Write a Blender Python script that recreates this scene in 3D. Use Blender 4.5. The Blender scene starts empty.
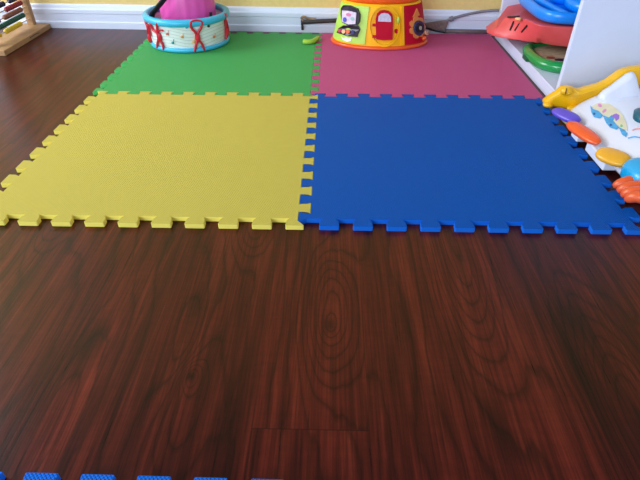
import bpy, bmesh, math, random
from mathutils import Vector
PI = math.pi
sc = bpy.context.scene
COL = bpy.context.collection
random.seed(4)

# ------------------------------------------------------------------ camera
F_PX = 514.37
CAM = Vector((0.04336, -1.35299, 0.53724))
FW = Vector((-0.015643, 0.798893, -0.601269))
RT = Vector((0.999763, 0.021600, 0.002688))
UP = Vector((-0.015135, 0.601085, 0.799042))
cd = bpy.data.cameras.new('camera'); cam = bpy.data.objects.new('camera', cd); COL.objects.link(cam)
from mathutils import Matrix
m = Matrix(((RT.x, UP.x, -FW.x), (RT.y, UP.y, -FW.y), (RT.z, UP.z, -FW.z))).to_4x4()
m.translation = CAM
cam.matrix_world = m
cd.sensor_width = 36; cd.lens = F_PX / 640 * 36; cd.clip_start = 0.01
sc.camera = cam

# ------------------------------------------------------------------ light
sc.view_settings.view_transform = 'Standard'; sc.view_settings.look = 'None'
sc.view_settings.gamma = 1; sc.view_settings.exposure = 0.0
w = bpy.data.worlds.new('room_daylight'); sc.world = w; w.use_nodes = True
bg = w.node_tree.nodes['Background']; bg.inputs[1].default_value = 1.0
wn = w.node_tree.nodes; wt = wn.new('ShaderNodeTexCoord'); ws = wn.new('ShaderNodeSeparateXYZ'); wr = wn.new('ShaderNodeValToRGB')
w.node_tree.links.new(wt.outputs['Generated'], ws.inputs[0]); w.node_tree.links.new(ws.outputs[2], wr.inputs[0]); w.node_tree.links.new(wr.outputs[0], bg.inputs[0])
we = wr.color_ramp.elements; we[0].position = .0; we[0].color = (.98, 1.08, 1.26, 1); we[1].position = .75; we[1].color = (.22, .24, .28, 1)   # a room's daylight: bright openings low, dim ceiling
def area(name, loc, target, sx, sy, power, col):
    l = bpy.data.lights.new(name, 'AREA'); l.shape = 'RECTANGLE'; l.size = sx; l.size_y = sy; l.energy = power; l.color = col
    o = bpy.data.objects.new(name, l); COL.objects.link(o); o.location = loc
    o.rotation_euler = (Vector(target) - Vector(loc)).to_track_quat('-Z', 'Y').to_euler()
area('window_daylight', (-2.5, -0.1, 1.4), (0.1, 0.25, 0.0), 1.4, 1.4, 66, (0.86, 0.93, 1.0))
area('rear_fill_light', (-1.9, -3.9, 1.5), (0.2, 0.4, 0.2), 2.2, 1.6, 105, (0.78, 0.89, 1.0))  # added fill from behind the camera, brightens the upright faces turned to it

# ------------------------------------------------------------------ helpers
def at(px, py, x=None, y=None, z=None):
    """the point of the plane x=, y= or z= which the photograph shows at a pixel"""
    d = FW + RT * ((px - 320) / F_PX) + UP * ((240 - py) / F_PX)
    t = (x - CAM.x) / d.x if x is not None else (y - CAM.y) / d.y if y is not None else (z - CAM.z) / d.z
    return CAM + d * t
def lin(c):
    return tuple(((v / 255) / 12.92 if v / 255 <= .04045 else ((v / 255 + .055) / 1.055) ** 2.4) for v in c) + (1,)
MATS = {}
def mat(name, rgb, rough=.45, spec=.5, var=.06, scale=30, bump=0, bscale=200, coat=0, sss=0, trans=0):
    if name in MATS: return MATS[name]
    M = bpy.data.materials.new(name); M.use_nodes = True; n = M.node_tree.nodes; l = M.node_tree.links
    b = n['Principled BSDF']; tc = n.new('ShaderNodeTexCoord')
    ns = n.new('ShaderNodeTexNoise'); ns.inputs['Scale'].default_value = scale; ns.inputs['Detail'].default_value = 3
    l.new(tc.outputs['Object'], ns.inputs['Vector'])
    r = n.new('ShaderNodeValToRGB'); c = lin(rgb)
    r.color_ramp.elements[0].position = .3; r.color_ramp.elements[1].position = .7
    r.color_ramp.elements[0].color = tuple(v * (1 - var) for v in c[:3]) + (1,)
    r.color_ramp.elements[1].color = tuple(min(1, v * (1 + var)) for v in c[:3]) + (1,)
    l.new(ns.outputs['Fac'], r.inputs['Fac']); l.new(r.outputs['Color'], b.inputs['Base Color'])
    b.inputs['Roughness'].default_value = rough; b.inputs['Specular IOR Level'].default_value = spec
    b.inputs['Coat Weight'].default_value = coat; b.inputs['Coat Roughness'].default_value = .15
    if trans: b.inputs['Transmission Weight'].default_value = trans
    if bump:
        n2 = n.new('ShaderNodeTexNoise'); n2.inputs['Scale'].default_value = bscale
        l.new(tc.outputs['Object'], n2.inputs['Vector'])
        bp = n.new('ShaderNodeBump'); bp.inputs['Strength'].default_value = bump; bp.inputs['Distance'].default_value = .002
        l.new(n2.outputs['Fac'], bp.inputs['Height']); l.new(bp.outputs['Normal'], b.inputs['Normal'])
    MATS[name] = M; return M

def link(name, bm, material, parent=None, smooth=False, loc=None, rotz=0, bevel=0, bseg=2, sub=0):
    me = bpy.data.meshes.new(name); bmesh.ops.recalc_face_normals(bm, faces=bm.faces[:]); bm.to_mesh(me); bm.free()
    if material: me.materials.append(material)
    o = bpy.data.objects.new(name, me); COL.objects.link(o)
    if smooth:
        for p in me.polygons: p.use_smooth = True
    if parent: o.parent = parent
    if loc is not None: o.location = loc
    o.rotation_euler[2] = rotz
    if bevel:
        b = o.modifiers.new('bevel', 'BEVEL'); b.width = bevel; b.segments = bseg; b.limit_method = 'ANGLE'; b.angle_limit = .6
    if sub:
        s = o.modifiers.new('subdivision', 'SUBSURF'); s.levels = sub; s.render_levels = sub
    return o
def thing(name, label, cat, loc=(0, 0, 0), rotz=0, group=None):
    o = bpy.data.objects.new(name, None); COL.objects.link(o); o.location = loc; o.rotation_euler[2] = rotz
    o.empty_display_size = .02
    o['label'] = label; o['category'] = cat
    if group: o['group'] = group
    return o
def tag(o, label, cat, group=None):
    o['label'] = label; o['category'] = cat
    if group: o['group'] = group
    return o
def struct(o): o['kind'] = 'structure'; return o

def box(bm, x0, x1, y0, y1, z0, z1):
    v = [bm.verts.new((x, y, z)) for z in (z0, z1) for x, y in ((x0, y0), (x1, y0), (x1, y1), (x0, y1))]
    for f in ((3, 2, 1, 0), (4, 5, 6, 7), (0, 1, 5, 4), (1, 2, 6, 5), (2, 3, 7, 6), (3, 0, 4, 7)):
        bm.faces.new([v[i] for i in f])
def prism(bm, pts, z0, z1):
    a = [bm.verts.new((p[0], p[1], z0)) for p in pts]; b = [bm.verts.new((p[0], p[1], z1)) for p in pts]
    n = len(pts); bm.faces.new(a[::-1]); bm.faces.new(b)
    for i in range(n): bm.faces.new((a[i], a[(i + 1) % n], b[(i + 1) % n], b[i]))
def slab3(bm, pts, off):
    """closed solid between a 3D outline and the same outline moved by off (vector or list of vectors)"""
    a = [bm.verts.new(p) for p in pts]
    b = [bm.verts.new(Vector(p) + (off[i] if isinstance(off, list) else off)) for i, p in enumerate(pts)]
    n = len(pts); bm.faces.new(a[::-1]); bm.faces.new(b)
    for i in range(n): bm.faces.new((a[i], a[(i + 1) % n], b[(i + 1) % n], b[i]))
def rings(bm, secs, closed=True, cap=True):
    R = [[bm.verts.new(p) for p in s] for s in secs]; n = len(R[0])
    for a, b in zip(R, R[1:]):
        for i in range(n if closed else n - 1):
            j = (i + 1) % n; bm.faces.new((a[i], a[j], b[j], b[i]))
    if cap: bm.faces.new(R[0][::-1]); bm.faces.new(R[-1])
def lathe(bm, prof, n=48, c=(0, 0), ex=1, ey=1, closed_prof=False):
    """prof: list of (r,z); closed_prof joins the last to the first"""
    R = [[bm.verts.new((c[0] + r * ex * math.cos(2 * PI * i / n), c[1] + r * ey * math.sin(2 * PI * i / n), z)) for i in range(n)] for r, z in prof]
    pairs = list(zip(R, R[1:])) + ([(R[-1], R[0])] if closed_prof else [])
    for a, b in pairs:
        for i in range(n): bm.faces.new((a[i], a[(i + 1) % n], b[(i + 1) % n], b[i]))
    if not closed_prof:
        bm.faces.new(R[0][::-1]); bm.faces.new(R[-1])
def tube(bm, pts, rad, n=10, flat=1.0):
    pts = [Vector(p) for p in pts]; secs = []; prev = None
    for i, p in enumerate(pts):
        d = (pts[min(i + 1, len(pts) - 1)] - pts[max(i - 1, 0)]).normalized()
        if prev is None: prev = d.orthogonal().normalized() if abs(d.z) > .9 else Vector((0, 0, 1)).cross(d).normalized()
        a = (prev - d * prev.dot(d)).normalized(); prev = a; b = d.cross(a)
        r = rad[i] if isinstance(rad, (list, tuple)) else rad
        secs.append([p + (a * math.cos(2 * PI * k / n) + b * math.sin(2 * PI * k / n) * flat) * r for k in range(n)])
    rings(bm, secs)
def ellipsoid(bm, c, rx, ry, rz, rot=None, n=20, e=1.0):
    ret = bmesh.ops.create_uvsphere(bm, u_segments=n, v_segments=n // 2 + 2, radius=1)
    for v in ret['verts']:
        p = Vector([math.copysign(abs(t) ** e, t) for t in v.co]); p = Vector((p.x * rx, p.y * ry, p.z * rz))
        if rot is not None: p = rot @ p
        v.co = p + Vector(c)
def spline(pts, k=6):
    pts = [Vector(p) for p in pts]; out = []
    for i in range(len(pts) - 1):
        p0, p1, p2, p3 = pts[max(i - 1, 0)], pts[i], pts[i + 1], pts[min(i + 2, len(pts) - 1)]
        for j in range(k):
            t = j / k
            out.append(.5 * ((2 * p1) + (p2 - p0) * t + (2 * p0 - 5 * p1 + 4 * p2 - p3) * t * t + (3 * p1 - p0 - 3 * p2 + p3) * t ** 3))
    out.append(pts[-1]); return out

# ------------------------------------------------------------------ node maker
class N:
    def __init__(s, M): s.n = M.node_tree.nodes; s.l = M.node_tree.links
    def val(s, i, v):
        if isinstance(v, bpy.types.NodeSocket): s.l.new(v, i)
        else: i.default_value = v
    def m(s, op, a, b=0.0, c=0.0, clamp=False):
        k = s.n.new('ShaderNodeMath'); k.operation = op; k.use_clamp = clamp
        for i, v in zip(k.inputs, (a, b, c)): s.val(i, v)
        return k.outputs[0]
    def noise(s, x, y, z=0.0, detail=3, rough=.5, scale=1):
        c = s.n.new('ShaderNodeCombineXYZ')
        for i, v in zip(c.inputs, (x, y, z)): s.val(i, v)
        k = s.n.new('ShaderNodeTexNoise'); k.inputs['Scale'].default_value = scale; k.inputs['Detail'].default_value = detail
        k.inputs['Roughness'].default_value = rough; s.l.new(c.outputs[0], k.inputs['Vector']); return k.outputs['Fac']
    def mix(s, f, a, b, t='MIX'):
        k = s.n.new('ShaderNodeMix'); k.data_type = 'RGBA'; k.blend_type = t; k.clamp_factor = True
        s.val(k.inputs[0], f); s.val(k.inputs[6], a); s.val(k.inputs[7], b); return k.outputs[2]
    def ramp(s, f, stops):
        k = s.n.new('ShaderNodeValToRGB'); e = k.color_ramp.elements
        while len(e) < len(stops): e.new(.5)
        for q, (p, c) in zip(e, stops): q.position = p; q.color = c if len(c) == 4 else tuple(c) + (1,)
        s.val(k.inputs[0], f); return k.outputs[0]

def floor_material():
    M = bpy.data.materials.new('dark_cherry_laminate'); M.use_nodes = True; g = N(M); b = g.n['Principled BSDF']
    tc = g.n.new('ShaderNodeTexCoord'); sp = g.n.new('ShaderNodeSeparateXYZ'); g.l.new(tc.outputs['Object'], sp.inputs[0])
    X, Y = sp.outputs[0], sp.outputs[1]
    W = .137; u = g.m('DIVIDE', g.m('ADD', X, .042), W); si = g.m('FLOOR', u)
    off = g.m('MULTIPLY', g.m('ADD', .47, g.m('MULTIPLY', g.m('ABSOLUTE', g.m('SINE', g.m('MULTIPLY', si, 4.1))), .25)), g.m('MINIMUM', g.m('ABSOLUTE', si), 1.0))      # strip 0 keeps its joint at y = -1.007
    v = g.m('DIVIDE', g.m('SUBTRACT', g.m('ADD', Y, 1.007), off), 1.21); pj = g.m('FLOOR', v)
    # per board offset, so that the grain breaks at the board's end only when the board differs from its neighbour
    brd = g.m('MULTIPLY', pj, 3.7)
    # wandering coordinate
    wob = g.m('MULTIPLY', g.m('SUBTRACT', g.noise(g.m('MULTIPLY', X, 7), g.m('MULTIPLY', Y, 1.6), brd, 2), .5), 4.6)
    wob2 = g.m('MULTIPLY', g.m('SUBTRACT', g.noise(g.m('MULTIPLY', X, 40), g.m('MULTIPLY', Y, 9), 3.3, 3), .5), .9)
    h = g.m('ADD', g.m('ADD', g.m('MULTIPLY', X, 24), wob), wob2)
    bumps = [(-.131, -.934, .014, .024, 3.2), (-.137, -.975, .034, .11, 4.2), (.047, -.815, .038, .13, 6.5), (.048, -.84, .012, .022, 1.6),
             (.255, -.66, .045, .27, 8.0), (.415, -1.0, .045, .19, 7.0), (-.285, -1.02, .030, .15, 3.6), (-.150, -.90, .022, .11, -3.6),
             (-.088, -.60, .030, .085, 4.5), (-.45, -.55, .03, .12, 4.0), (-.95, .0, .04, .2, 5), (-.85, -.3, .04, .16, 5), (-1.1, .35, .05, .2, 5)]
    for (x, y, sx, sy, A) in bumps:
        dx = g.m('POWER', g.m('ABSOLUTE', g.m('DIVIDE', g.m('SUBTRACT', X, x), sx)), 2)
        dy = g.m('POWER', g.m('ABSOLUTE', g.m('DIVIDE', g.m('SUBTRACT', Y, y), sy)), 2)
        h = g.m('ADD', h, g.m('MULTIPLY', g.m('EXPONENT', g.m('MULTIPLY', g.m('ADD', dx, dy), -1)), A))
    fr = g.m('FRACT', h)
    band = g.ramp(fr, [(0, (0, 0, 0)), (.07, (.6, .6, .6)), (.30, (1, 1, 1)), (.80, (.85, .85, .85)), (.94, (.25, .25, .25)), (1, (0, 0, 0))])
    fib = g.noise(g.m('MULTIPLY', X, 330), g.m('MULTIPLY', Y, 9), brd, 4, .6)
    fib2 = g.noise(g.m('MULTIPLY', X, 60), g.m('MULTIPLY', Y, 2.2), brd, 3, .6)
    broad = g.noise(g.m('MULTIPLY', X, 11), g.m('MULTIPLY', Y, 1.3), g.m('ADD', brd, 8.0), 3, .6)
    cr = g.noise(g.m('MULTIPLY', X, 30), g.m('MULTIPLY', Y, 120), 2.0, 2, .5)
    col = g.ramp(fib2, [(.25, FL[0]), (.5, FL[1]), (.75, FL[2])])
    k = g.m('ADD', g.m('MULTIPLY', band, .6), .45)
    k = g.m('MULTIPLY', k, g.m('ADD', g.m('MULTIPLY', fib, 2.4), -.2))
    k = g.m('MULTIPLY', k, g.m('ADD', g.m('MULTIPLY', broad, 1.6), .2))
    k = g.m('MULTIPLY', k, g.m('ADD', g.m('MULTIPLY', cr, .4), .8))
    # dark mineral streaks and knots of the printed wood
    for (x, y, sx, sy, A) in [(-.131, -.934, .006, .008, .75), (-.283, -.885, .016, .05, .7), (-.308, -1.0, .009, .10, .5), (.048, -.84, .010, .014, .6),
                              (-.150, -.80, .013, .05, .55), (.372, -.90, .012, .13, .7), (.40, -.82, .020, .045, .6), (-.235, -.66, .007, .07, .5), (.245, -.99, .012, .05, .5)]:
        dx = g.m('POWER', g.m('ABSOLUTE', g.m('DIVIDE', g.m('SUBTRACT', X, g.m('ADD', g.m('MULTIPLY', wob2, .006), x)), sx)), 2)
        dy = g.m('POWER', g.m('ABSOLUTE', g.m('DIVIDE', g.m('SUBTRACT', Y, y), sy)), 2)
        k = g.m('MULTIPLY', k, g.m('SUBTRACT', 1.0, g.m('MULTIPLY', g.m('EXPONENT', g.m('MULTIPLY', g.m('ADD', dx, dy), -1)), A)))
    # board to board tone and the thin joints
    tone = g.n.new('ShaderNodeTexWhiteNoise'); tone.noise_dimensions = '2D'; cc = g.n.new('ShaderNodeCombineXYZ')
    g.l.new(si, cc.inputs[0]); g.l.new(pj, cc.inputs[1]); g.l.new(cc.outputs[0], tone.inputs['Vector'])
    k = g.m('MULTIPLY', k, g.m('ADD', g.m('MULTIPLY', tone.outputs['Value'], .36), .82))
    k = g.m('MULTIPLY', k, g.m('ADD', g.m('MULTIPLY', g.m('LESS_THAN', g.m('ABSOLUTE', g.m('SUBTRACT', g.m('FRACT', g.m('ADD', v, .5)), .5)), .0007), -.45), 1))
    k = g.m('MULTIPLY', k, g.m('ADD', g.m('MULTIPLY', g.m('LESS_THAN', g.m('ABSOLUTE', g.m('SUBTRACT', g.m('FRACT', g.m('ADD', u, .5)), .5)), .004), -.25), 1))
    mul = g.n.new('ShaderNodeVectorMath'); mul.operation = 'SCALE'; g.l.new(col, mul.inputs[0]); g.l.new(k, mul.inputs['Scale'])
    g.l.new(mul.outputs[0], b.inputs['Base Color'])
    g.val(b.inputs['Roughness'], g.m('ADD', g.m('MULTIPLY', fib, .12), .24))
    b.inputs['Specular IOR Level'].default_value = .22
    bp = g.n.new('ShaderNodeBump'); bp.inputs['Strength'].default_value = .12; bp.inputs['Distance'].default_value = .001
    g.l.new(fib, bp.inputs['Height']); g.l.new(bp.outputs['Normal'], b.inputs['Normal'])
    return M
FL = [lin((52, 12, 8)), lin((72, 20, 13)), lin((92, 32, 21))]

def foam(name, rgb):
    M = bpy.data.materials.new(name); M.use_nodes = True; g = N(M); b = g.n['Principled BSDF']
    tc = g.n.new('ShaderNodeTexCoord'); sp = g.n.new('ShaderNodeSeparateXYZ'); g.l.new(tc.outputs['Object'], sp.inputs[0])
    X, Y, Z = sp.outputs
    q = 2 * PI / .0062
    s1 = g.m('SINE', g.m('MULTIPLY', g.m('ADD', X, Y), q * .7)); s2 = g.m('SINE', g.m('MULTIPLY', g.m('SUBTRACT', X, Y), q * .7))
    pat = g.m('ABSOLUTE', g.m('MULTIPLY', s1, s2))
    ns = g.noise(g.m('MULTIPLY', X, 60), g.m('MULTIPLY', Y, 60), Z, 3)
    c = lin(rgb); col = g.ramp(ns, [(.3, tuple(v * .985 for v in c[:3])), (.7, tuple(v * 1.015 for v in c[:3]))])
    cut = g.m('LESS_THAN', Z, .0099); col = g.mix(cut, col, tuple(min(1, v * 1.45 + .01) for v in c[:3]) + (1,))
    g.l.new(col, b.inputs['Base Color'])
    b.inputs['Roughness'].default_value = .5; b.inputs['Specular IOR Level'].default_value = .09
    top = g.m('GREATER_THAN', Z, .0100)
    bp = g.n.new('ShaderNodeBump'); bp.inputs['Strength'].default_value = .9; bp.inputs['Distance'].default_value = .0012
    g.l.new(g.m('MULTIPLY', pat, top), bp.inputs['Height']); g.l.new(bp.outputs['Normal'], b.inputs['Normal'])
    return M

# ------------------------------------------------------------------ the room
bm = bmesh.new(); box(bm, -3.2, 2.4, -2.6, 1.0, -.02, 0)
struct(link('floor', bm, floor_material()))
WALL_A = -math.atan(.033)                      # the back wall runs a little askew to the mats
def wall_pt(x): return .662 - .033 * x         # y of the wall face
wall_m = mat('yellow_wall_paint', (232, 204, 132), .7, .3, .04, 60, .25, 500)
bm = bmesh.new(); box(bm, -3.0, 2.4, 0, .1, 0, 2.5)
wl = struct(link('wall_back', bm, wall_m, loc=(0, wall_pt(0), 0), rotz=WALL_A))
white_trim = mat('white_gloss_trim', (220, 228, 246), .35, .5, .02, 20)
bm = bmesh.new()
prof = [(0, 0), (-.013, 0), (-.013, .022), (-.010, .026), (-.010, .052), (-.012, .054), (-.012, .066), (-.008, .071), (-.006, .080), (-.003, .084), (0, .085)]
secs = [[Vector((x, y, z)) for y, z in prof] for x in (-1.27, 2.4)]
rings(bm, secs)
struct(link('baseboard_back', bm, white_trim, loc=(0, wall_pt(0) - .0002, 0), rotz=WALL_A))
bm = bmesh.new(); box(bm, -1.36, -1.27, -.018, 0, 0, 2.1); box(bm, -1.35, -1.33, -.024, -.018, 0, 2.1)
struct(link('trim_1', bm, white_trim, loc=(0, wall_pt(0) - .0002, 0), rotz=WALL_A, bevel=.002))

# ------------------------------------------------------------------ foam mats
TH = .0105; T = .6; PIT = .06
def mat_outline(straight=()):
    out = []
    for s in range(4):
        side = [(.004, -.011)]
        for k in range(10):
            c = .045 + PIT * k
            side += [(c - .0120, -.011), (c - .0168, -.004), (c - .0178, .0095), (c - .0166, .011)]
            if k < 9: side += [(c + .0166, .011), (c + .0178, .0095), (c + .0168, -.004), (c + .0120, -.011)]
            else: side += [(.5980, .011), (.6000, .0095)]
        if s == 1 and 1 in straight: side = [(.004, .0215), (.6115, .0215)]
        if s == 2 and 2 in straight: side = [(-.012, .0115), (.6, .0115)]
        for (u, o) in side:
            o -= .00035; x, y = u, -o
            for _ in range(s): x, y = T - y, x
            out.append((x, y))
    return out
OUTL = mat_outline()
def foam_mat(loc, rgb, mname, label, rotz=0, outl=OUTL, sy=1.0):
    bm = bmesh.new(); prism(bm, outl, 0, TH)
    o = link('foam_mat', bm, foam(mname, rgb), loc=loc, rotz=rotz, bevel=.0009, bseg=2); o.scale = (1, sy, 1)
    return tag(o, label, 'play mat', 'interlocking foam mat tiles')
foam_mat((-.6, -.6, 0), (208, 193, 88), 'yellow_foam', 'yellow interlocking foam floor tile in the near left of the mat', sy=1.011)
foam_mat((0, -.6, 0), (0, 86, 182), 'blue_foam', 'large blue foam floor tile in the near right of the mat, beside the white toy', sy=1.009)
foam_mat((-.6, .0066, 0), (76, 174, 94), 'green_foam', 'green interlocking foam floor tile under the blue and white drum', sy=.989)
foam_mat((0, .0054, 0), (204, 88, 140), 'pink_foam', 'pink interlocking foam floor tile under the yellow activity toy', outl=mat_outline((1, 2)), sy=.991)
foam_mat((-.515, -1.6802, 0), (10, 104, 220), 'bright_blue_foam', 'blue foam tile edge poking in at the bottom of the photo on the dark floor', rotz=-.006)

# ------------------------------------------------------------------ white shelf unit
sh_m = mat('white_laminate_board', (220, 228, 250), .35, .5, .02, 12)
shelf = thing('shelf_unit', 'white open shelf unit holding stacked plastic toys, standing right of the pink mat', 'shelf', (.64, -.026, 0))
SL = .632; SD = .40; SH = .62
def sbox(name, *a):
    bm = bmesh.new(); box(bm, *a); return link(name, bm, sh_m, shelf, bevel=.0012)
sbox('side_panel', 0, SD, 0, .016, 0, SH)
sbox('side_panel', 0, SD, SL - .016, SL, 0, SH)
sbox('bottom_board', .0005, SD - .005, .0162, SL - .0162, 0, .034)
sbox('shelf_board', .003, SD - .005, .0162, SL - .0162, .36, .376)
sbox('top_board', -.004, SD, 0, SL, SH + .0002, SH + .018)
sbox('back_panel', SD - .0048, SD - .0002, .0162, SL - .0162, .0342, .3598)

# ------------------------------------------------------------------ toys on the shelf
def super_outline(cx, cy, a, b, n=40, e=.6, rot=0):
    out = []
    for i in range(n):
        t = 2 * PI * i / n; x = a * math.copysign(abs(math.cos(t)) ** e, math.cos(t)); y = b * math.copysign(abs(math.sin(t)) ** e, math.sin(t))
        out.append((cx + x * math.cos(rot) - y * math.sin(rot), cy + x * math.sin(rot) + y * math.cos(rot)))
    return out
def scaled(pts, c, k): return [(c[0] + (x - c[0]) * k, c[1] + (y - c[1]) * k) for x, y in pts]
green_p = mat('green_glossy_plastic', (12, 150, 70), .22, .6, .04, coat=.4)
gt = thing('toy_tray', 'round green plastic toy with beige picture panel on the lowest shelf board', 'toy', (.760, .235, .0342))
bm = bmesh.new()
P = super_outline(0, 0, .125, .125, 48, .72)
def ringsec(k, z): return [Vector((x, y, z)) for x, y in scaled(P, (0, 0), k)]
rings(bm, [ringsec(.94, 0), ringsec(1.0, .008), ringsec(1.02, .018), ringsec(.98, .026), ringsec(.90, .031), ringsec(.82, .028), ringsec(.78, .022), ringsec(.76, .014)])
link('rim', bm, green_p, gt, smooth=True)
bm = bmesh.new(); prism(bm, scaled(P, (0, 0), .765), .0145, .019)
beige = mat('beige_picture_card', (176, 160, 130), .5, .4, .25, 60)
fp = link('picture_panel', bm, beige, gt)
for (x, y, a, b, mm) in [(-.03, -.05, .03, .010, mat('navy_print', (22, 26, 48), .4)), (.02, -.055, .015, .010, mat('dark_print', (34, 30, 30), .4)), (-.065, -.03, .012, .008, mat('rust_print', (140, 62, 50), .4)), (0.0, -.075, .03, .005, mat('rust_print', (140, 62, 50), .4))]:
    bm = bmesh.new(); prism(bm, super_outline(x, y, a, b, 20, .8), .0192, .0212); link('printed_patch', bm, mm, gt)
bm = bmesh.new(); box(bm, -.128, -.108, -.01, .03, .0, .014); link('latch', bm, mat('dark_green_plastic', (8, 96, 60), .3), gt, bevel=.002)
coral_p = mat('coral_plastic', (226, 84, 84), .4, .5, .05, coat=.1)
ct = thing('toy_vehicle_base', 'coral red plastic toy piece with three slots between the green and blue toys', 'toy', (0, 0, 0))
# front edge first (left tip to the right), then round the hidden back; each with its own bottom and top
fr = [(486.5, 33, .062, 496, 27, .090), (494, 36.5, .064, 500, 24, .098), (505, 38.5, .067, 504, 17.5, .116), (517, 40.2, .070, 513, 15.5, .128), (529, 41.8, .073, 527, 20, .135),
      (537, 43.2, .076, 536, 24.2, .137), (540.5, 42.6, .078, 540.5, 25.6, .138), (544, 43.8, .079, 544.5, 26, .138), (556, 45.8, .081, 558, 27, .138), (567, 47, .082, 571, 27.5, .138), (580, 48, .083, 586, 28, .138)]
bot = [at(a, b, z=c) for a, b, c, d, e, f in fr]; top = [at(d, e, z=f) for a, b, c, d, e, f in fr]
for x, y, z in ((.93, .26, .083), (.935, .50, .083), (.86, .56, .083), (.74, .57, .080), (.62, .55, .070), (.57, .50, .064)): bot.append(Vector((x, y, z)))
for x, y, z in ((.925, .27, .138), (.93, .49, .138), (.855, .55, .138), (.74, .56, .137), (.64, .53, .125), (.60, .47, .100)): top.append(Vector((x, y, z)))
lip = [b.lerp(t, .28) + Vector((-.003, -.004, 0)) for b, t in zip(bot, top)]
cen = Vector((.77, .42, .12)); topin = [t.lerp(cen, .10) for t in top]
for t, q in zip(topin, top): t.z = q.z - .001
bm = bmesh.new(); rings(bm, [bot, lip, top, topin])
link('body', bm, coral_p, ct, bevel=.003, bseg=3, smooth=True)
slotm = mat('dark_slot', (40, 12, 14), .6)
def face_pt(px, k):                     # on the sloping front face, k from the lip (0) to the top (1)
    xs = [q[0] for q in fr]; i = max(j for j in range(len(fr) - 1) if xs[j] <= px); t = (px - xs[i]) / (xs[i + 1] - xs[i])
    return lip[i].lerp(lip[i + 1], t).lerp(top[i].lerp(top[i + 1], t), k)
for k, px in enumerate((511.5, 517, 523.5)):
    a = face_pt(px, .16); b = face_pt(px + 5.5, .66); o = Vector((-.001, -.0012, .001))
    bm = bmesh.new(); tube(bm, [a + o, b + o], .0028, 8); link('slot', bm, slotm, ct)
bm = bmesh.new(); tube(bm, [at(516, 18.8, z=.130), at(521, 19.2, z=.132)], .0065, 10, .7); link('button', bm, mat('cream_plastic', (248, 196, 130), .35), ct, smooth=True)
bm = bmesh.new(); tube(bm, [at(508, 17.0, z=.122), at(519, 16.5, z=.131)], .005, 10, .5); link('dark_strip', bm, slotm, ct, smooth=True)

blue_p = mat('sky_blue_plastic', (0, 142, 252), .3, .55, .04, coat=.3)
BZ = .1405
bt = thing('toy_tub', 'bright blue moulded plastic toy tub on top of the coral toy', 'toy', (.806, .384, BZ))
P = super_outline(0, 0, .152, .165, 56, .45)
def bsec(k, z): return [Vector((x, y, z)) for x, y in scaled(P, (0, 0), k)]
bm = bmesh.new(); rings(bm, [bsec(.90, 0), bsec(.97, .002), bsec(1.0, .010), bsec(1.0, .024), bsec(.985, .031), bsec(.95, .034), bsec(.90, .032), bsec(.87, .020), bsec(.84, .010)])
link('body', bm, blue_p, bt, smooth=True)
bm = bmesh.new(); ellipsoid(bm, (.04, -.035, .030), .085, .075, .026, e=.75); link('moulded_dome', bm, blue_p, bt, smooth=True)
bm = bmesh.new(); ellipsoid(bm, (.03, .07, .040), .10, .05, .036, e=.8); link('moulded_dome', bm, blue_p, bt, smooth=True)
bm = bmesh.new(); tube(bm, spline([(-.125, .12, .018), (-.10, .03, .022), (-.085, -.04, .020), (-.07, -.12, .018)]), .009, 10); link('moulded_rib', bm, blue_p, bt, smooth=True)
bm = bmesh.new(); ellipsoid(bm, (.03, .07, .0755), .02, .018, .004); link('sticker', bm, mat('lime_sticker', (190, 214, 110), .4), bt, smooth=True)

# ------------------------------------------------------------------ abacus
pine = mat('pale_pine', (176, 138, 96), .5, .4, .12, 40, .1, 200)
ab = thing('abacus', 'wooden abacus with coloured bead rows on the dark floor in the far left corner', 'abacus', (-1.083, .522, 0))
bm = bmesh.new(); box(bm, -.058, .058, -.182, .158, 0, .018); link('base_board', bm, pine, ab, bevel=.002)
for y in (-.138, .138):
    bm = bmesh.new(); box(bm, -.012, .012, y - .011, y + .011, .0182, .30); link('post', bm, pine, ab, bevel=.002)
bm = bmesh.new(); box(bm, -.012, .012, -.149, .149, .3002, .32); link('top_bar', bm, pine, ab, bevel=.002)
bm = bmesh.new(); tube(bm, spline([(.0585, -.01, .010), (.0592, .03, .012), (.0592, .06, .009)], 4), .0012, 6); link('pencil_mark', bm, mat('dark_scratch', (70, 46, 30), .6), ab)
rod_m = mat('pale_dowel', (196, 184, 168), .4)
rows = [('yellow_bead', (214, 186, 40), [(-.12, 1), (-.085, 1), (-.04, 9)], .040), ('green_bead', (14, 84, 66), [(-.115, 18)], .061), ('brown_bead', (140, 84, 66), [(-.10, 4), (-.02, 10)], .081),
        ('red_bead', (150, 26, 42), [(-.115, 5), (.005, 10)], .101), ('navy_bead', (26, 24, 66), [(-.115, 10), (.04, 5)], .121), ('orange_bead', (214, 106, 34), [(-.115, 6), (.03, 8)], .141), ('blue_bead', (40, 92, 170), [(-.11, 9)], .161)]
for nm, rgb, runs, z in rows:
    bm = bmesh.new(); tube(bm, [(0, -.1268, z), (0, .1268, z)], .002, 8); link('rod', bm, rod_m, ab)
    bmm = mat(nm + '_paint', rgb, .3, .5, .05)
    first = None
    for y0, cnt in runs:
        for k in range(cnt):
            y = y0 + k * .0124
            if y > .115: continue
            if first is None:
                bm = bmesh.new(); ellipsoid(bm, (0, 0, 0), .0088, .0060, .0088, n=14); first = link('bead', bm, bmm, ab, smooth=True, loc=(0, y, z))
            else:
                c = first.copy(); COL.objects.link(c); c.parent = ab; c.location = (0, y, z)

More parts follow.
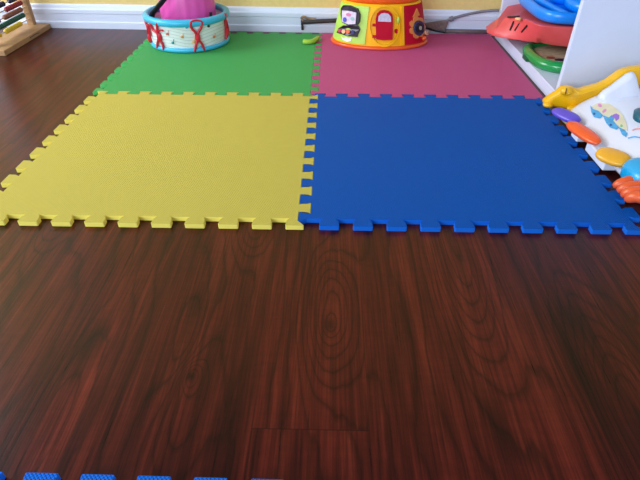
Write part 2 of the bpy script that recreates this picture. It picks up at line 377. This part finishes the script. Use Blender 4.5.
# ------------------------------------------------------------------ drum
DX, DY, DR = -.445, .482, .129
dr = thing('toy_drum', 'round toy drum with light blue rims and red figures standing on the green mat', 'drum', (DX, DY, TH + .0002))
lb = mat('light_blue_plastic', (62, 184, 222), .35, .4, .04, coat=.1)
def drum_skin():
    M = bpy.data.materials.new('drum_shell_print'); M.use_nodes = True; g = N(M); b = g.n['Principled BSDF']
    tc = g.n.new('ShaderNodeTexCoord'); sp = g.n.new('ShaderNodeSeparateXYZ'); g.l.new(tc.outputs['Object'], sp.inputs[0]); X, Y, Z = sp.outputs
    wav = g.m('MULTIPLY', g.m('SINE', g.m('MULTIPLY', X, 38)), .006)
    zz = g.m('SUBTRACT', g.m('ADD', Z, wav), .030)
    ln = g.m('LESS_THAN', g.m('ABSOLUTE', g.m('SUBTRACT', g.m('FRACT', g.m('DIVIDE', zz, .0105)), .5)), .10)
    col = g.mix(g.m('MULTIPLY', ln, .5), lin((232, 234, 232)), lin((170, 172, 176)))
    g.l.new(col, b.inputs['Base Color']); b.inputs['Roughness'].default_value = .35; return M
bm = bmesh.new(); lathe(bm, [(DR - .001, .012), (DR + .007, .086), (DR + .001, .086), (DR - .007, .012)], 72, closed_prof=True)
link('shell', bm, drum_skin(), dr, smooth=False)
bm = bmesh.new(); lathe(bm, [(.05, 0), (DR - .004, 0), (DR + .004, .003), (DR + .006, .009), (DR + .003, .015), (DR - .004, .0165), (DR - .012, .013), (.05, .012)], 72, closed_prof=True)
link('bottom_rim', bm, lb, dr, smooth=True)
bm = bmesh.new(); lathe(bm, [(.0, .0125), (.118, .0125), (.118, .015), (.0, .015)], 48); link('drum_floor', bm, mat('grey_drum_inside', (120, 136, 150), .5), dr)
bm = bmesh.new(); lathe(bm, [(DR + .008, .0825), (DR + .013, .085), (DR + .015, .094), (DR + .013, .100), (DR + .003, .105), (DR - .004, .102), (DR - .006, .095), (DR - .003, .084)], 72, closed_prof=True)
link('top_rim', bm, lb, dr, smooth=True)
def dsurf(px, py, off=.0):
    """point of the drum's side seen at a pixel, in the drum's own frame, moved outward by off"""
    o = CAM - Vector((DX, DY, 0)); d = FW + RT * ((px - 320) / F_PX) + UP * ((240 - py) / F_PX)
    R = DR + .005; a = d.x ** 2 + d.y ** 2; b = 2 * (o.x * d.x + o.y * d.y); c = o.x ** 2 + o.y ** 2 - R * R
    q = b * b - 4 * a * c
    t = (-b - math.sqrt(q)) / (2 * a) if q > 0 else -b / (2 * a)
    p = o + d * t; n = Vector((p.x, p.y, 0)).normalized(); p.z = max(p.z - TH - .0002, .0055); R = DR + .108 * (p.z - .012) ; p.x, p.y = n.x * (R + off), n.y * (R + off)
    return p
red_p = mat('red_rubber', (206, 30, 52), .35, .5, .05)
dk_red = mat('dark_red_rubber', (130, 20, 36), .4)
def dpath(name, pts, rad, mm, parent):
    bm = bmesh.new(); tube(bm, spline([dsurf(x, y, .004) for x, y in pts], 4), rad, 8); return link(name, bm, mm, parent, smooth=True)
figs = [
    [[(190.5, 21), (191, 27), (195, 32), (197.5, 38), (196, 45), (195, 52)], [(201, 21), (200.5, 27), (198, 32), (197.5, 38), (202, 44), (204.5, 51)], [(190.5, 21), (195.5, 19.5), (201, 21)]],
    [[(152, 22), (154, 29), (158, 33), (159, 38), (157.5, 44), (157, 48)], [(158.5, 22), (158.5, 30), (160, 38), (162.5, 44), (163.5, 50)], [(158, 33), (161, 29.5), (164, 30.5)]],
    [[(147.2, 21), (149, 27), (149, 33), (150, 39)], [(149.6, 24), (150.5, 30), (150.8, 36)]],
    [[(223, 13), (223.5, 20), (225, 27), (226, 33), (226, 39)], [(224, 20), (226, 25), (227.5, 31), (226.8, 37)]],
]
for i, f in enumerate(figs):
    t = None
    for j, p in enumerate(f):
        o = dpath('red_figure' if j == 0 else 'figure_limb', p, .0042 if j < 2 else .0028, red_p, dr if j == 0 else t)
        if j == 0: t = o
    p = f[0][3]; bm = bmesh.new(); q = dsurf(p[0] if i != 1 else 160, p[1] - 1, .003); ellipsoid(bm, q, .009, .006, .016)
    link('figure_torso', bm, red_p, t, smooth=True)
for px, py, rgb, nm in [(180, 26, (30, 34, 60), 'navy_note'), (186.5, 27, (70, 150, 210), 'blue_note'), (172.5, 43, (40, 130, 130), 'teal_note'), (208, 26, (20, 22, 24), 'black_note'), (182, 37, (214, 150, 80), 'orange_note'), (193.5, 42, (240, 170, 60), 'amber_note'), (167.5, 34, (210, 90, 70), 'coral_note'), (214, 37, (200, 120, 60), 'brown_note'), (201, 47.5, (60, 150, 190), 'aqua_note')]:
    bm = bmesh.new(); q = dsurf(px, py, .0008); ellipsoid(bm, q, .0048, .0025, .0042, n=12)
    q2 = dsurf(px + 1.1, py - 3.6, .0012); tube(bm, [dsurf(px + .9, py, .0012), q2], .0009, 6)
    link('printed_note', bm, mat(nm, rgb, .4), dr, smooth=True)

pk = mat('pink_vinyl', (226, 84, 172), .42, .5, .05)
pb = thing('pink_bag', 'bright pink gathered bag stuffed inside the toy drum', 'bag', (DX + .004, DY + .01, TH + .0158))
bm = bmesh.new(); secs = []
for z, r in ((0, .04), (.004, .075), (.02, .092), (.06, .098), (.10, .099), (.14, .095), (.18, .083), (.21, .060), (.225, .02)):
    secs.append([Vector((r * .93 * (1 + .008 * math.cos(18 * a)) * math.cos(a), r * .93 * (1 + .008 * math.cos(18 * a)) * math.sin(a) * .95, z)) for a in [2 * PI * i / 144 for i in range(144)]])
rings(bm, secs); link('bag_body', bm, pk, pb, smooth=True)
bm = bmesh.new(); tube(bm, spline([(.0, .0, .222), (.0, .0, .235), (.0, .0, .245)], 3), [.014] * 7, 12); link('bag_neck', bm, mat('deep_pink', (180, 50, 130), .45), pb, smooth=True)
blk = mat('black_webbing', (22, 20, 24), .55, .4)
bm = bmesh.new(); tube(bm, spline([at(151.5, 19, y=.410), at(152.5, 13.5, y=.400), at(157, 8, y=.392), at(162, 2, y=.386), at(168, -5, y=.386), at(176, -12, y=.390)], 5), .0105, 10, .5)
st = link('black_strap', bm, blk, smooth=True); tag(st, 'black webbing strap resting on the left of the pink bag in the drum', 'strap')
bm = bmesh.new(); tube(bm, [(.084, -.060, .06), (.088, -.054, .110)], .006, 8, .5); st = link('strap_tail', bm, blk, loc=(DX + .006, DY, TH), smooth=True)
tag(st, 'short dark strap end tucked right of the pink bag in the drum', 'strap')

# ------------------------------------------------------------------ activity toy
AX, AY, AA, AB_ = .211, .513, .161, .104
Z0 = TH + .0002; ZB, ZT = .008, .136
at_ = thing('activity_toy', 'yellow, green and red plastic activity toy with little door and phone on the pink mat', 'toy', (AX, AY, Z0))
def taper(z): return 1 - (.185 * (z - ZB) / (ZT - ZB))
def apt(th, z, off=0.0):
    k = taper(z); x = (AA * k + off) * math.sin(th); y = -(AB_ * k + off) * math.cos(th)
    return Vector((x, y, z))
def asec(z, off): return [apt(2 * PI * i / 96, z, off) for i in range(96)]
yel = mat('golden_yellow_plastic', (250, 188, 24), .42, .2, .04)
org = mat('orange_plastic', (240, 96, 30), .3, .5, .04, coat=.3)
lime = mat('lime_green_plastic', (182, 222, 84), .38, .5, .05, coat=.2)
crim = mat('crimson_plastic', (190, 10, 44), .5, .15, .05)
bm = bmesh.new(); rings(bm, [asec(0, .004), asec(.003, .0075), asec(.008, .0075), asec(.0115, .004)]); link('base_rim', bm, org, at_, smooth=True)
bm = bmesh.new(); rings(bm, [asec(.0116, 0), asec(.03, 0), asec(.1, 0), asec(.130, 0), asec(ZT, -.004)]); link('body', bm, yel, at_)
bm = bmesh.new(); rings(bm, [asec(ZT + .0002, -.010), asec(ZT + .006, -.004), asec(ZT + .022, -.002), asec(ZT + .045, -.010), asec(ZT + .065, -.030), asec(ZT + .078, -.058)]); link('dome', bm, org, at_, smooth=True)
def patch(name, th0, th1, z0, z1, off, mm, edge=.0):
    n = 26; bm = bmesh.new(); secs = []
    for i in range(n + 1):
        th = th0 + (th1 - th0) * i / n
        a, b, c, d = apt(th, z0, .0003), apt(th, z1, .0003), apt(th, z1, off), apt(th, z0, off); secs.append([a, b, c, d])
    rings(bm, secs); return link(name, bm, mm, at_)
R_ = math.radians
patch('green_panel', R_(-100), R_(-20), .016, .130, .0030, lime)
patch('red_panel', R_(29), R_(105), .013, .132, .0030, crim)
patch('yellow_edge_strip', R_(24.5), R_(28.3), .014, .132, .0055, yel)
def asurf(px, py, off=0.0):
    """point of the toy's side seen at a pixel, found by stepping along the ray"""
    d = FW + RT * ((px - 320) / F_PX) + UP * ((240 - py) / F_PX); o = CAM - Vector((AX, AY, Z0)); t = 1.5; best = None
    for i in range(1200):
        p = o + d * t; k = taper(p.z); q = (p.x / (AA * k)) ** 2 + (p.y / (AB_ * k)) ** 2
        if best is None or q < best[0]: best = (q, p.copy())
        if q <= 1: break
        t += .0007
    p = best[1]; k = taper(p.z); th = math.atan2(p.x / (AA * k), -p.y / (AB_ * k)); return apt(th, p.z, off)
def decal(name, pts, off0, off1, mm, parent=None, bevel=0):
    bm = bmesh.new(); a = [asurf(x, y, off0) for x, y in pts]; b = [asurf(x, y, off1) for x, y in pts]
    slab3(bm, a, [q - p for p, q in zip(a, b)]); return link(name, bm, mm, parent or at_, bevel=bevel)
def ell(cx, cy, rx, ry, n=24, rot=0):
    return [(cx + rx * math.cos(t) * math.cos(rot) - ry * math.sin(t) * math.sin(rot), cy + rx * math.cos(t) * math.sin(rot) + ry * math.sin(t) * math.cos(rot)) for t in [2 * PI * i / n for i in range(n)]]
navy = mat('navy_plastic', (38, 22, 44), .3, .5)
# phone on the green panel
ph = decal('toy_phone', [(346, 4.8), (352, 5), (359, 8), (361.5, 14), (361, 21), (359, 24.5), (350, 25), (344.8, 22), (343.5, 14), (344, 8)], .003, .012, navy, bevel=.0015)
decal('phone_screen', [(345.6, 10), (352, 10.3), (358.6, 12), (357.6, 23.2), (351, 23.6), (345.2, 21)], .0122, .0136, mat('pale_lilac_screen', (218, 200, 222), .35, var=.12, scale=120), ph)
decal('screen_print', ell(348, 19, 1.6, 2.4), .0138, .0146, mat('print_blue', (70, 80, 190), .4), ph)
decal('screen_print', ell(351.5, 14, 2.2, 1.6), .0138, .0146, mat('print_pink', (214, 120, 160), .4), ph)
decal('screen_print', ell(355, 18, 1.6, 1.8), .0138, .0146, mat('print_mint', (150, 190, 180), .4), ph)
kp = decal('keypad', [(345, 25), (359.5, 25.3), (361, 29), (358, 36.5), (349, 35.6), (338.8, 32.4), (340.5, 28)], .003, .009, navy, bevel=.001)
for (x, y, rx, ry, rgb, nm) in [(342, 30.2, 1.6, 1.9, (200, 70, 90), 'button_rose'), (345.8, 31, 1.7, 2.1, (250, 190, 140), 'button_peach'), (350, 31, 1.9, 1.9, (230, 110, 60), 'button_orange'), (354.5, 31.5, 1.7, 2.0, (50, 50, 110), 'button_indigo')]:
    decal('key_button', ell(x, y, rx, ry, 14), .0092, .0108, mat(nm, rgb, .35), kp)
decal('white_flower_print', [(342, 36.2), (345, 38), (347, 36.6), (350, 38.2), (352.5, 37), (352, 40.5), (348, 41.6), (343.5, 39.6)], .003, .0042, mat('white_print', (232, 240, 220), .4))
# little door
ring_pts = ell(384.3, 25.5, 15.2, 21, 40)
bm = bmesh.new(); secs = []
for (x, y) in ring_pts:
    ix, iy = 384.3 + (x - 384.3) * .90, 25.5 + (y - 25.5) * .91
    secs.append([asurf(x, y, .0), asurf(x, y, .006), asurf(ix, iy, .006), asurf(ix, iy, .0)])
secs.append(secs[0]); rings(bm, secs, cap=False); link('door_frame_ring', bm, yel, at_)
arch = [(376.2, 38.5), (375.8, 18), (377.2, 13), (380, 10.3), (384, 9.6), (388.5, 10.5), (391.2, 13.5), (392.2, 18), (391.8, 39), (384, 39.6)]
dm = decal('little_door', arch, .001, .010, crim, bevel=.001)
decal('door_window', [(378.2, 20.5), (378.6, 15.5), (381, 12.8), (384.2, 12), (387.8, 13), (390, 16), (390.2, 21)], .0102, .0114, mat('silver_sticker', (206, 200, 220), .25, var=.12, scale=150), dm)
for y in (24.5, 36): decal('hinge', [(372.8, y - 1), (376.8, y - 1), (376.8, y + 1), (372.8, y + 1)], .0, .011, crim, dm)
bm = bmesh.new(); ellipsoid(bm, asurf(397.5, 20, .005), .006, .006, .011, n=16); link('lime_knob', bm, lime, at_, smooth=True)
decal('keyhole', ell(396, 31, 1.8, 2.3, 14), .0, .003, crim)
# flower dial on the red panel
peach = mat('peach_plastic', (224, 140, 66), .35, .5, .06)
for i in range(7):
    a = 2 * PI * i / 7; decal('petal', ell(416 + 5.2 * math.cos(a), 27 + 8.0 * math.sin(a), 2.7, 3.4, 14), .003, .006 + .0004 * (i % 3), peach)
decal('peach_triangle', [(415.4, 8.2), (418.2, 15), (411.6, 17)], .003, .0065, peach)
dl = decal('dial', ell(416.4, 27.5, 4.8, 7.6, 28), .0066, .012, mat('blue_black_plastic', (34, 48, 84), .25, .6), bevel=.001)
decal('dial_ring', ell(416.4, 27.5, 2.9, 4.8, 24), .0122, .0138, mat('black_rubber', (14, 14, 22), .4), dl)
decal('dial_centre', ell(416.6, 27.2, 1.1, 2.0, 14), .014, .0156, mat('pale_grey_green', (160, 176, 150), .3), dl)
decal('clip', ell(423.6, 32.5, 1.9, 2.2, 14), .0062, .014, mat('light_peach', (236, 180, 130), .35))
bm = bmesh.new(); ellipsoid(bm, asurf(422, 38, .006), .008, .008, .008, n=14); link('corner_lug', bm, org, at_, smooth=True)

# ------------------------------------------------------------------ small things by the wall
bm = bmesh.new(); pts = spline([at(303.6, 41.0, z=.021), at(308, 41.4, z=.021), at(313, 40.6, z=.021), at(317.0, 38.0, z=.021), at(318.6, 36.6, z=.021)], 4)
for p in pts: p.z = TH + .0088
tube(bm, pts, [.0078 + .001 * math.sin(i) * .2 if i < 12 else .0078 - (i - 11) * .0006 for i in range(len(pts))], 12)
tag(link('toy_bean', bm, mat('lime_toy', (164, 200, 62), .4), smooth=True), 'small curved lime green toy piece lying where green and pink mats meet', 'toy')

stk = thing('wooden_stick', 'dark wooden stick with a forked tan tip lying along the white baseboard', 'stick', (0, 0, 0))
a = Vector((-.068, .6385, TH + .0295)); b = Vector((.110, .6320, TH + .040))
bm = bmesh.new(); tube(bm, [a, a.lerp(b, .3), a.lerp(b, .7), b], [.0085, .0078, .0074, .0070], 10); link('shaft', bm, mat('dark_bark', (52, 44, 44), .6, var=.3, scale=60, bump=.4), stk, smooth=True)
bm = bmesh.new(); tube(bm, spline([a + Vector((.010, -.002, .004)), a + Vector((.002, -.002, .014)), a + Vector((.010, -.002, .019)), a + Vector((.028, -.001, .012)), a + Vector((.055, -.001, .010))], 4), [.0042] * 17, 8)
link('twig', bm, mat('tan_bark', (150, 124, 100), .6, var=.3, scale=80), stk, smooth=True)
for k in (0,):
    bm = bmesh.new(); tube(bm, [a + Vector((.004, -.002, -.006)), a + Vector((.005, -.002, -.0265))], .0045, 8); link('prop_stub', bm, MATS['dark_bark'], stk, smooth=True)

br = thing('hand_broom', 'grey brown hand broom with long curved handle leaning on the baseboard by the shelf', 'broom', (0, 0, 0))
grb = mat('grey_brown_bristle', (122, 106, 100), .7, .3, .3, 120, .5, 400); gry = mat('grey_metal', (124, 124, 136), .35, .5, .1)
yy = .612
bm = bmesh.new(); o_ = [at(424, 24, y=yy), at(437, 21.5, y=yy), at(449, 20.5, y=yy), at(447.5, 25, y=yy), at(445, 31.5, y=yy), at(436, 30, y=yy), at(425, 27.5, y=yy)]
for p in o_: p.z = max(p.z, TH + .002)
slab3(bm, o_, Vector((0, .014, 0))); link('broom_head', bm, grb, br, bevel=.003)
bm = bmesh.new(); pts = spline([at(444, 22.0, y=yy + .006), at(452, 18.6, y=yy + .006), at(464, 15.2, y=yy + .004), at(478, 12.2, y=yy), at(491, 10.6, y=yy - .006), at(499, 10.3, y=yy - .012)], 5)
tube(bm, pts, .0048, 10); link('handle', bm, gry, br, smooth=True)
bm = bmesh.new(); q = at(451.5, 18.8, y=yy + .006); tube(bm, [q + Vector((-.006, 0, -.003)), q + Vector((.006, 0, .002))], .0095, 14); link('collar', bm, gry, br, bevel=.001)
bm = bmesh.new(); tube(bm, [at(424, 27.6, y=yy), at(436, 31, y=yy), at(445, 32.6, y=yy)], .003, 8); link('edge_binding', bm, MATS['black_webbing'], br)
bm = bmesh.new(); tube(bm, [Vector((.462, .618, TH + .0078)), Vector((.55, .616, TH + .0078)), Vector((.622, .614, TH + .0078))], .0072, 10)
tag(link('metal_rod', bm, mat('brown_grey_metal', (110, 98, 100), .4, .5, .1), smooth=True), 'thin brown grey rod lying on the pink mat edge against the baseboard', 'rod')

# ------------------------------------------------------------------ crocodile keyboard toy
TX = thing('musical_toy', 'white toy with yellow crocodile and coloured oval keys on the floor at the right edge', 'toy', (0, 0, 0))
tw = mat('toy_white_plastic', (224, 228, 244), .28, .5, .02, coat=.3)
ty = mat('toy_yellow_plastic', (246, 186, 14), .3, .5, .05, coat=.3)
def inflate(name, pts, thick, mm, parent, k=.78, smooth=True, depthdir=Vector((0, 1, 0)), bev=None):
    """a solid with this 3D outline and a rounded face on both sides"""
    c = sum(pts, Vector()) / len(pts); secs = []
    for f, d in ((k, -thick * .5), (.93, -thick * .42), (1, -thick * .15), (1, thick * .15), (.93, thick * .42), (k, thick * .5)):
        secs.append([c + (p - c) * f + depthdir * d for p in pts])
    bm = bmesh.new(); rings(bm, secs); return link(name, bm, mm, parent, smooth=smooth)
# white shell: sections along y, each an arch in x-z
def wsec(y, xl, zs):
    prof = [(0, .004), (-.004, .022), (.004, .036), (.020, .050), (.045, .066), (.075, .080), (.110, .088), (.160, .090), (.215, .086), (.250, .070), (.262, .040), (.262, .004)]
    return [Vector((xl + x, y, .002 + (z - .004) * (zs if z > .03 else 1))) for x, z in prof]
bm = bmesh.new()
rings(bm, [wsec(-.106, .660, .80), wsec(-.112, .645, .97), wsec(-.14, .637, 1.0), wsec(-.20, .634, 1.0), wsec(-.28, .633, 1.0), wsec(-.36, .633, 1.0), wsec(-.44, .636, .96), wsec(-.52, .645, .86), wsec(-.56, .665, .6)])
link('body', bm, tw, TX, smooth=True, sub=1)
BODY = COL.objects[-1]
# skirt feet under the keys
for (y0, y1, x0) in ((-.268, -.232, .606), (-.400, -.306, .610), (-.50, -.485, .62)):
    bm = bmesh.new(); box(bm, x0, .66, y0, y1, TH + .0004, .034); link('foot', bm, tw, TX, bevel=.003)
# yellow crocodile along the far edge
yc = -.088
croc_px = [(541.5, 105), (544, 100), (550, 95.5), (556, 92), (561, 87.5), (567, 86), (573, 87), (578, 89.5), (587, 87), (597, 84.5), (606, 80.5), (613, 75.5), (620, 70.5), (629, 67.5), (640, 65.5), (652, 66),
           (652, 90), (640, 92), (634, 84), (630, 78), (622, 82), (612, 88), (602, 93), (592, 100), (584, 106), (578, 111), (571, 112), (564, 112), (556, 113.5), (550, 112), (545, 109.5)]
cp = []
for i, (x, y) in enumerate(croc_px):
    p = at(x, y, y=yc + .04 * max(0, (575 - x)) / 34)
    p.z = max(p.z, TH + .003); cp.append(p)
nh = len(cp)
bm = bmesh.new()
front = [bm.verts.new(p + Vector((0, -.014, 0))) for p in cp]; back = [bm.verts.new(p + Vector((0, .016, 0))) for p in cp]
bm.faces.new(front); bm.faces.new(back[::-1])
for i in range(nh): bm.faces.new((front[i], front[(i + 1) % nh], back[(i + 1) % nh], back[i]))
croc = link('crocodile', bm, ty, TX, bevel=.010, bseg=4, smooth=True)
bm = bmesh.new(); ellipsoid(bm, at(566.5, 91, y=yc - .006), .015, .012, .011); link('eyelid', bm, ty, croc, smooth=True)
bm = bmesh.new(); tube(bm, [at(566.8, 88.2, y=yc - .017), at(565.4, 94.5, y=yc - .020)], .0014, 6); link('eye_slit', bm, mat('dark_slit', (90, 50, 10), .5), croc)
bm = bmesh.new(); ellipsoid(bm, at(548, 104.5, y=yc + .02), .013, .013, .0075); link('nostril_bump', bm, ty, croc, smooth=True)
bm = bmesh.new(); ellipsoid(bm, at(574, 108.5, y=yc - .016), .018, .012, .008); link('cheek', bm, ty, croc, smooth=True)
# white peak in front of the crocodile
pk_px = [(597, 98), (603, 92), (611, 87), (620, 80), (628, 74), (633, 72), (635.5, 76), (638, 88), (646, 100), (650, 112), (630, 116), (612, 112)]
pts = [at(x, y, y=-.150 - .0008 * max(0, y - 80)) for x, y in pk_px]
inflate('white_peak', pts, .028, tw, TX, k=.80)
# dark teal pool beside it
bm = bmesh.new(); c_ = at(646, 115, z=.088); lathe(bm, [(.004, .060), (.030, .062), (.034, .089), (.028, .091), (.004, .092)], 32, (c_.x + .012, c_.y), 1, 1.15); link('teal_pool', bm, mat('dark_teal_plastic', (12, 92, 112), .3), TX, smooth=True)
# picture panel on the slope
from mathutils.bvhtree import BVHTree
bpy.context.view_layer.update()
TREE = BVHTree.FromObject(BODY, bpy.context.evaluated_depsgraph_get())
def bsurf(px, py, off):
    """point of the white body seen at a pixel, lifted off along the surface normal"""
    d = (FW + RT * ((px - 320) / F_PX) + UP * ((240 - py) / F_PX)).normalized()
    p, n, i, t = TREE.ray_cast(CAM, d)
    if p is None: p, n, i, t = TREE.find_nearest(CAM + d * 1.55)
    if n.dot(d) > 0: n = -n
    return p + n * off
def bdecal(name, pts, off, mm, th=.003):
    off = off * .35
    bm = bmesh.new(); bm.faces.new([bm.verts.new((x, y, 0)) for x, y in pts])
    bmesh.ops.triangulate(bm, faces=bm.faces[:]); bmesh.ops.subdivide_edges(bm, edges=bm.edges[:], cuts=3, use_grid_fill=True)
    for v in bm.verts: v.co = bsurf(v.co.x, v.co.y, off)
    o = link(name, bm, mm, TX); k = o.modifiers.new('solid', 'SOLIDIFY'); k.thickness = .0009; k.offset = 0
    return o
cream = mat('cream_print', (222, 212, 180), .4); aq = mat('aqua_print', (72, 160, 214), .4, var=.2, scale=120); lil = mat('lilac_print', (150, 108, 206), .4)
bdecal('picture_panel', [(592, 107), (597, 103.5), (603, 102.5), (610, 104.5), (617, 109.5), (623, 116), (626.5, 124), (627.5, 131), (622, 129), (615, 123.5), (607, 117), (599, 112.5)], .0030, cream)
def blob(pts): return pts
for pts in ([(590.5, 106), (593, 109.5), (599, 111.5), (603, 116), (600, 118.8), (594, 117.5), (591.5, 113)],
            [(603, 116), (609, 118), (614, 122), (619, 128), (616.5, 130), (610, 127.8), (606, 123)],
            [(619, 128), (624, 130), (627.5, 134), (626, 137.5), (622, 135)],
            [(609, 118), (612, 115.5), (614.5, 119), (613, 122)]):
    bdecal('aqua_figure', pts, .0042, aq, .0035)
bdecal('lilac_figure', [(612, 118), (613, 115.5), (616.5, 114.2), (619.5, 116), (619, 119.5), (616, 121.5), (615, 119)], .0048, lil, .004)
bdecal('pink_dots', ell(600, 106, 2.2, 1.6, 12, .6), .0046, mat('pink_print', (216, 140, 190), .4), .004)
bdecal('pink_dots', ell(604.5, 111.5, 2.6, 1.3, 12, -.7), .0046, mat('pink_print', (216, 140, 190), .4), .004)
for (x, y) in ((594.5, 114.5), (611, 125.5)): bdecal('figure_eye', ell(x, y, 1.2, 1.1, 10), .0052, mat('deep_blue_print', (30, 70, 140), .4), .004)
bdecal('green_dot', ell(621.5, 126.5, 1.3, 1.3, 10), .0050, mat('green_print', (110, 190, 140), .4), .004)
bm = bmesh.new(); tube(bm, spline([bsurf(628, 139, .002), bsurf(634, 137.5, .002), bsurf(642, 138.5, .002), bsurf(650, 137.5, .002)], 4), .0012, 6); link('moulded_line', bm, aq, TX)
bm = bmesh.new(); tube(bm, spline([bsurf(632, 131, .002), bsurf(637, 129.5, .002), bsurf(645, 129.5, .002)], 4), .0012, 6); link('moulded_line', bm, mat('coral_print', (226, 150, 140), .4), TX)
# keys
def key(px, py, z, rx, ry, rz, rgb, nm, rot=0.0, tilt=.35):
    c = at(px, py, z=z); from mathutils import Euler
    bm = bmesh.new(); ellipsoid(bm, c, rx, ry, rz, rot=Euler((0, -tilt, rot)).to_matrix(), n=24, e=.8)
    return link('oval_key', bm, mat(nm, rgb, .3, .5, .05, coat=.3), TX, smooth=True)
key(566, 115.5, .040, .016, .040, .008, (96, 76, 200), 'purple_key_plastic', .48)
key(583, 132.5, .042, .016, .056, .008, (240, 92, 36), 'orange_key_plastic', .24)
key(613.0, 157.0, .042, .021, .034, .009, (238, 172, 44), 'yellow_key_plastic', .72)
key(572, 124.5, .020, .008, .05, .007, (196, 190, 140), 'pale_key_plastic', .2)
bm = bmesh.new(); c_ = at(641, 176, z=.040); ellipsoid(bm, c_ + Vector((.012, .0, .0)), .042, .046, .028, n=28, e=.75); link('turquoise_roller', bm, mat('turquoise_plastic', (16, 166, 226), .3, coat=.3), TX, smooth=True)
cl = mat('orange_claw_plastic', (226, 92, 40), .35, coat=.2)
for i in range(4):
    a = at(613 + 4.0 * i, 186.5 + 4.6 * i, z=.024); bq = at(652, 181 + 6.2 * i, z=.040)
    bm = bmesh.new(); tube(bm, spline([a, a.lerp(bq, .35) + Vector((0, 0, .007)), bq], 4), [.004, .0075, .0095, .0105, .011, .0115, .012, .012, .012], 10); link('orange_finger', bm, cl, TX, smooth=True)
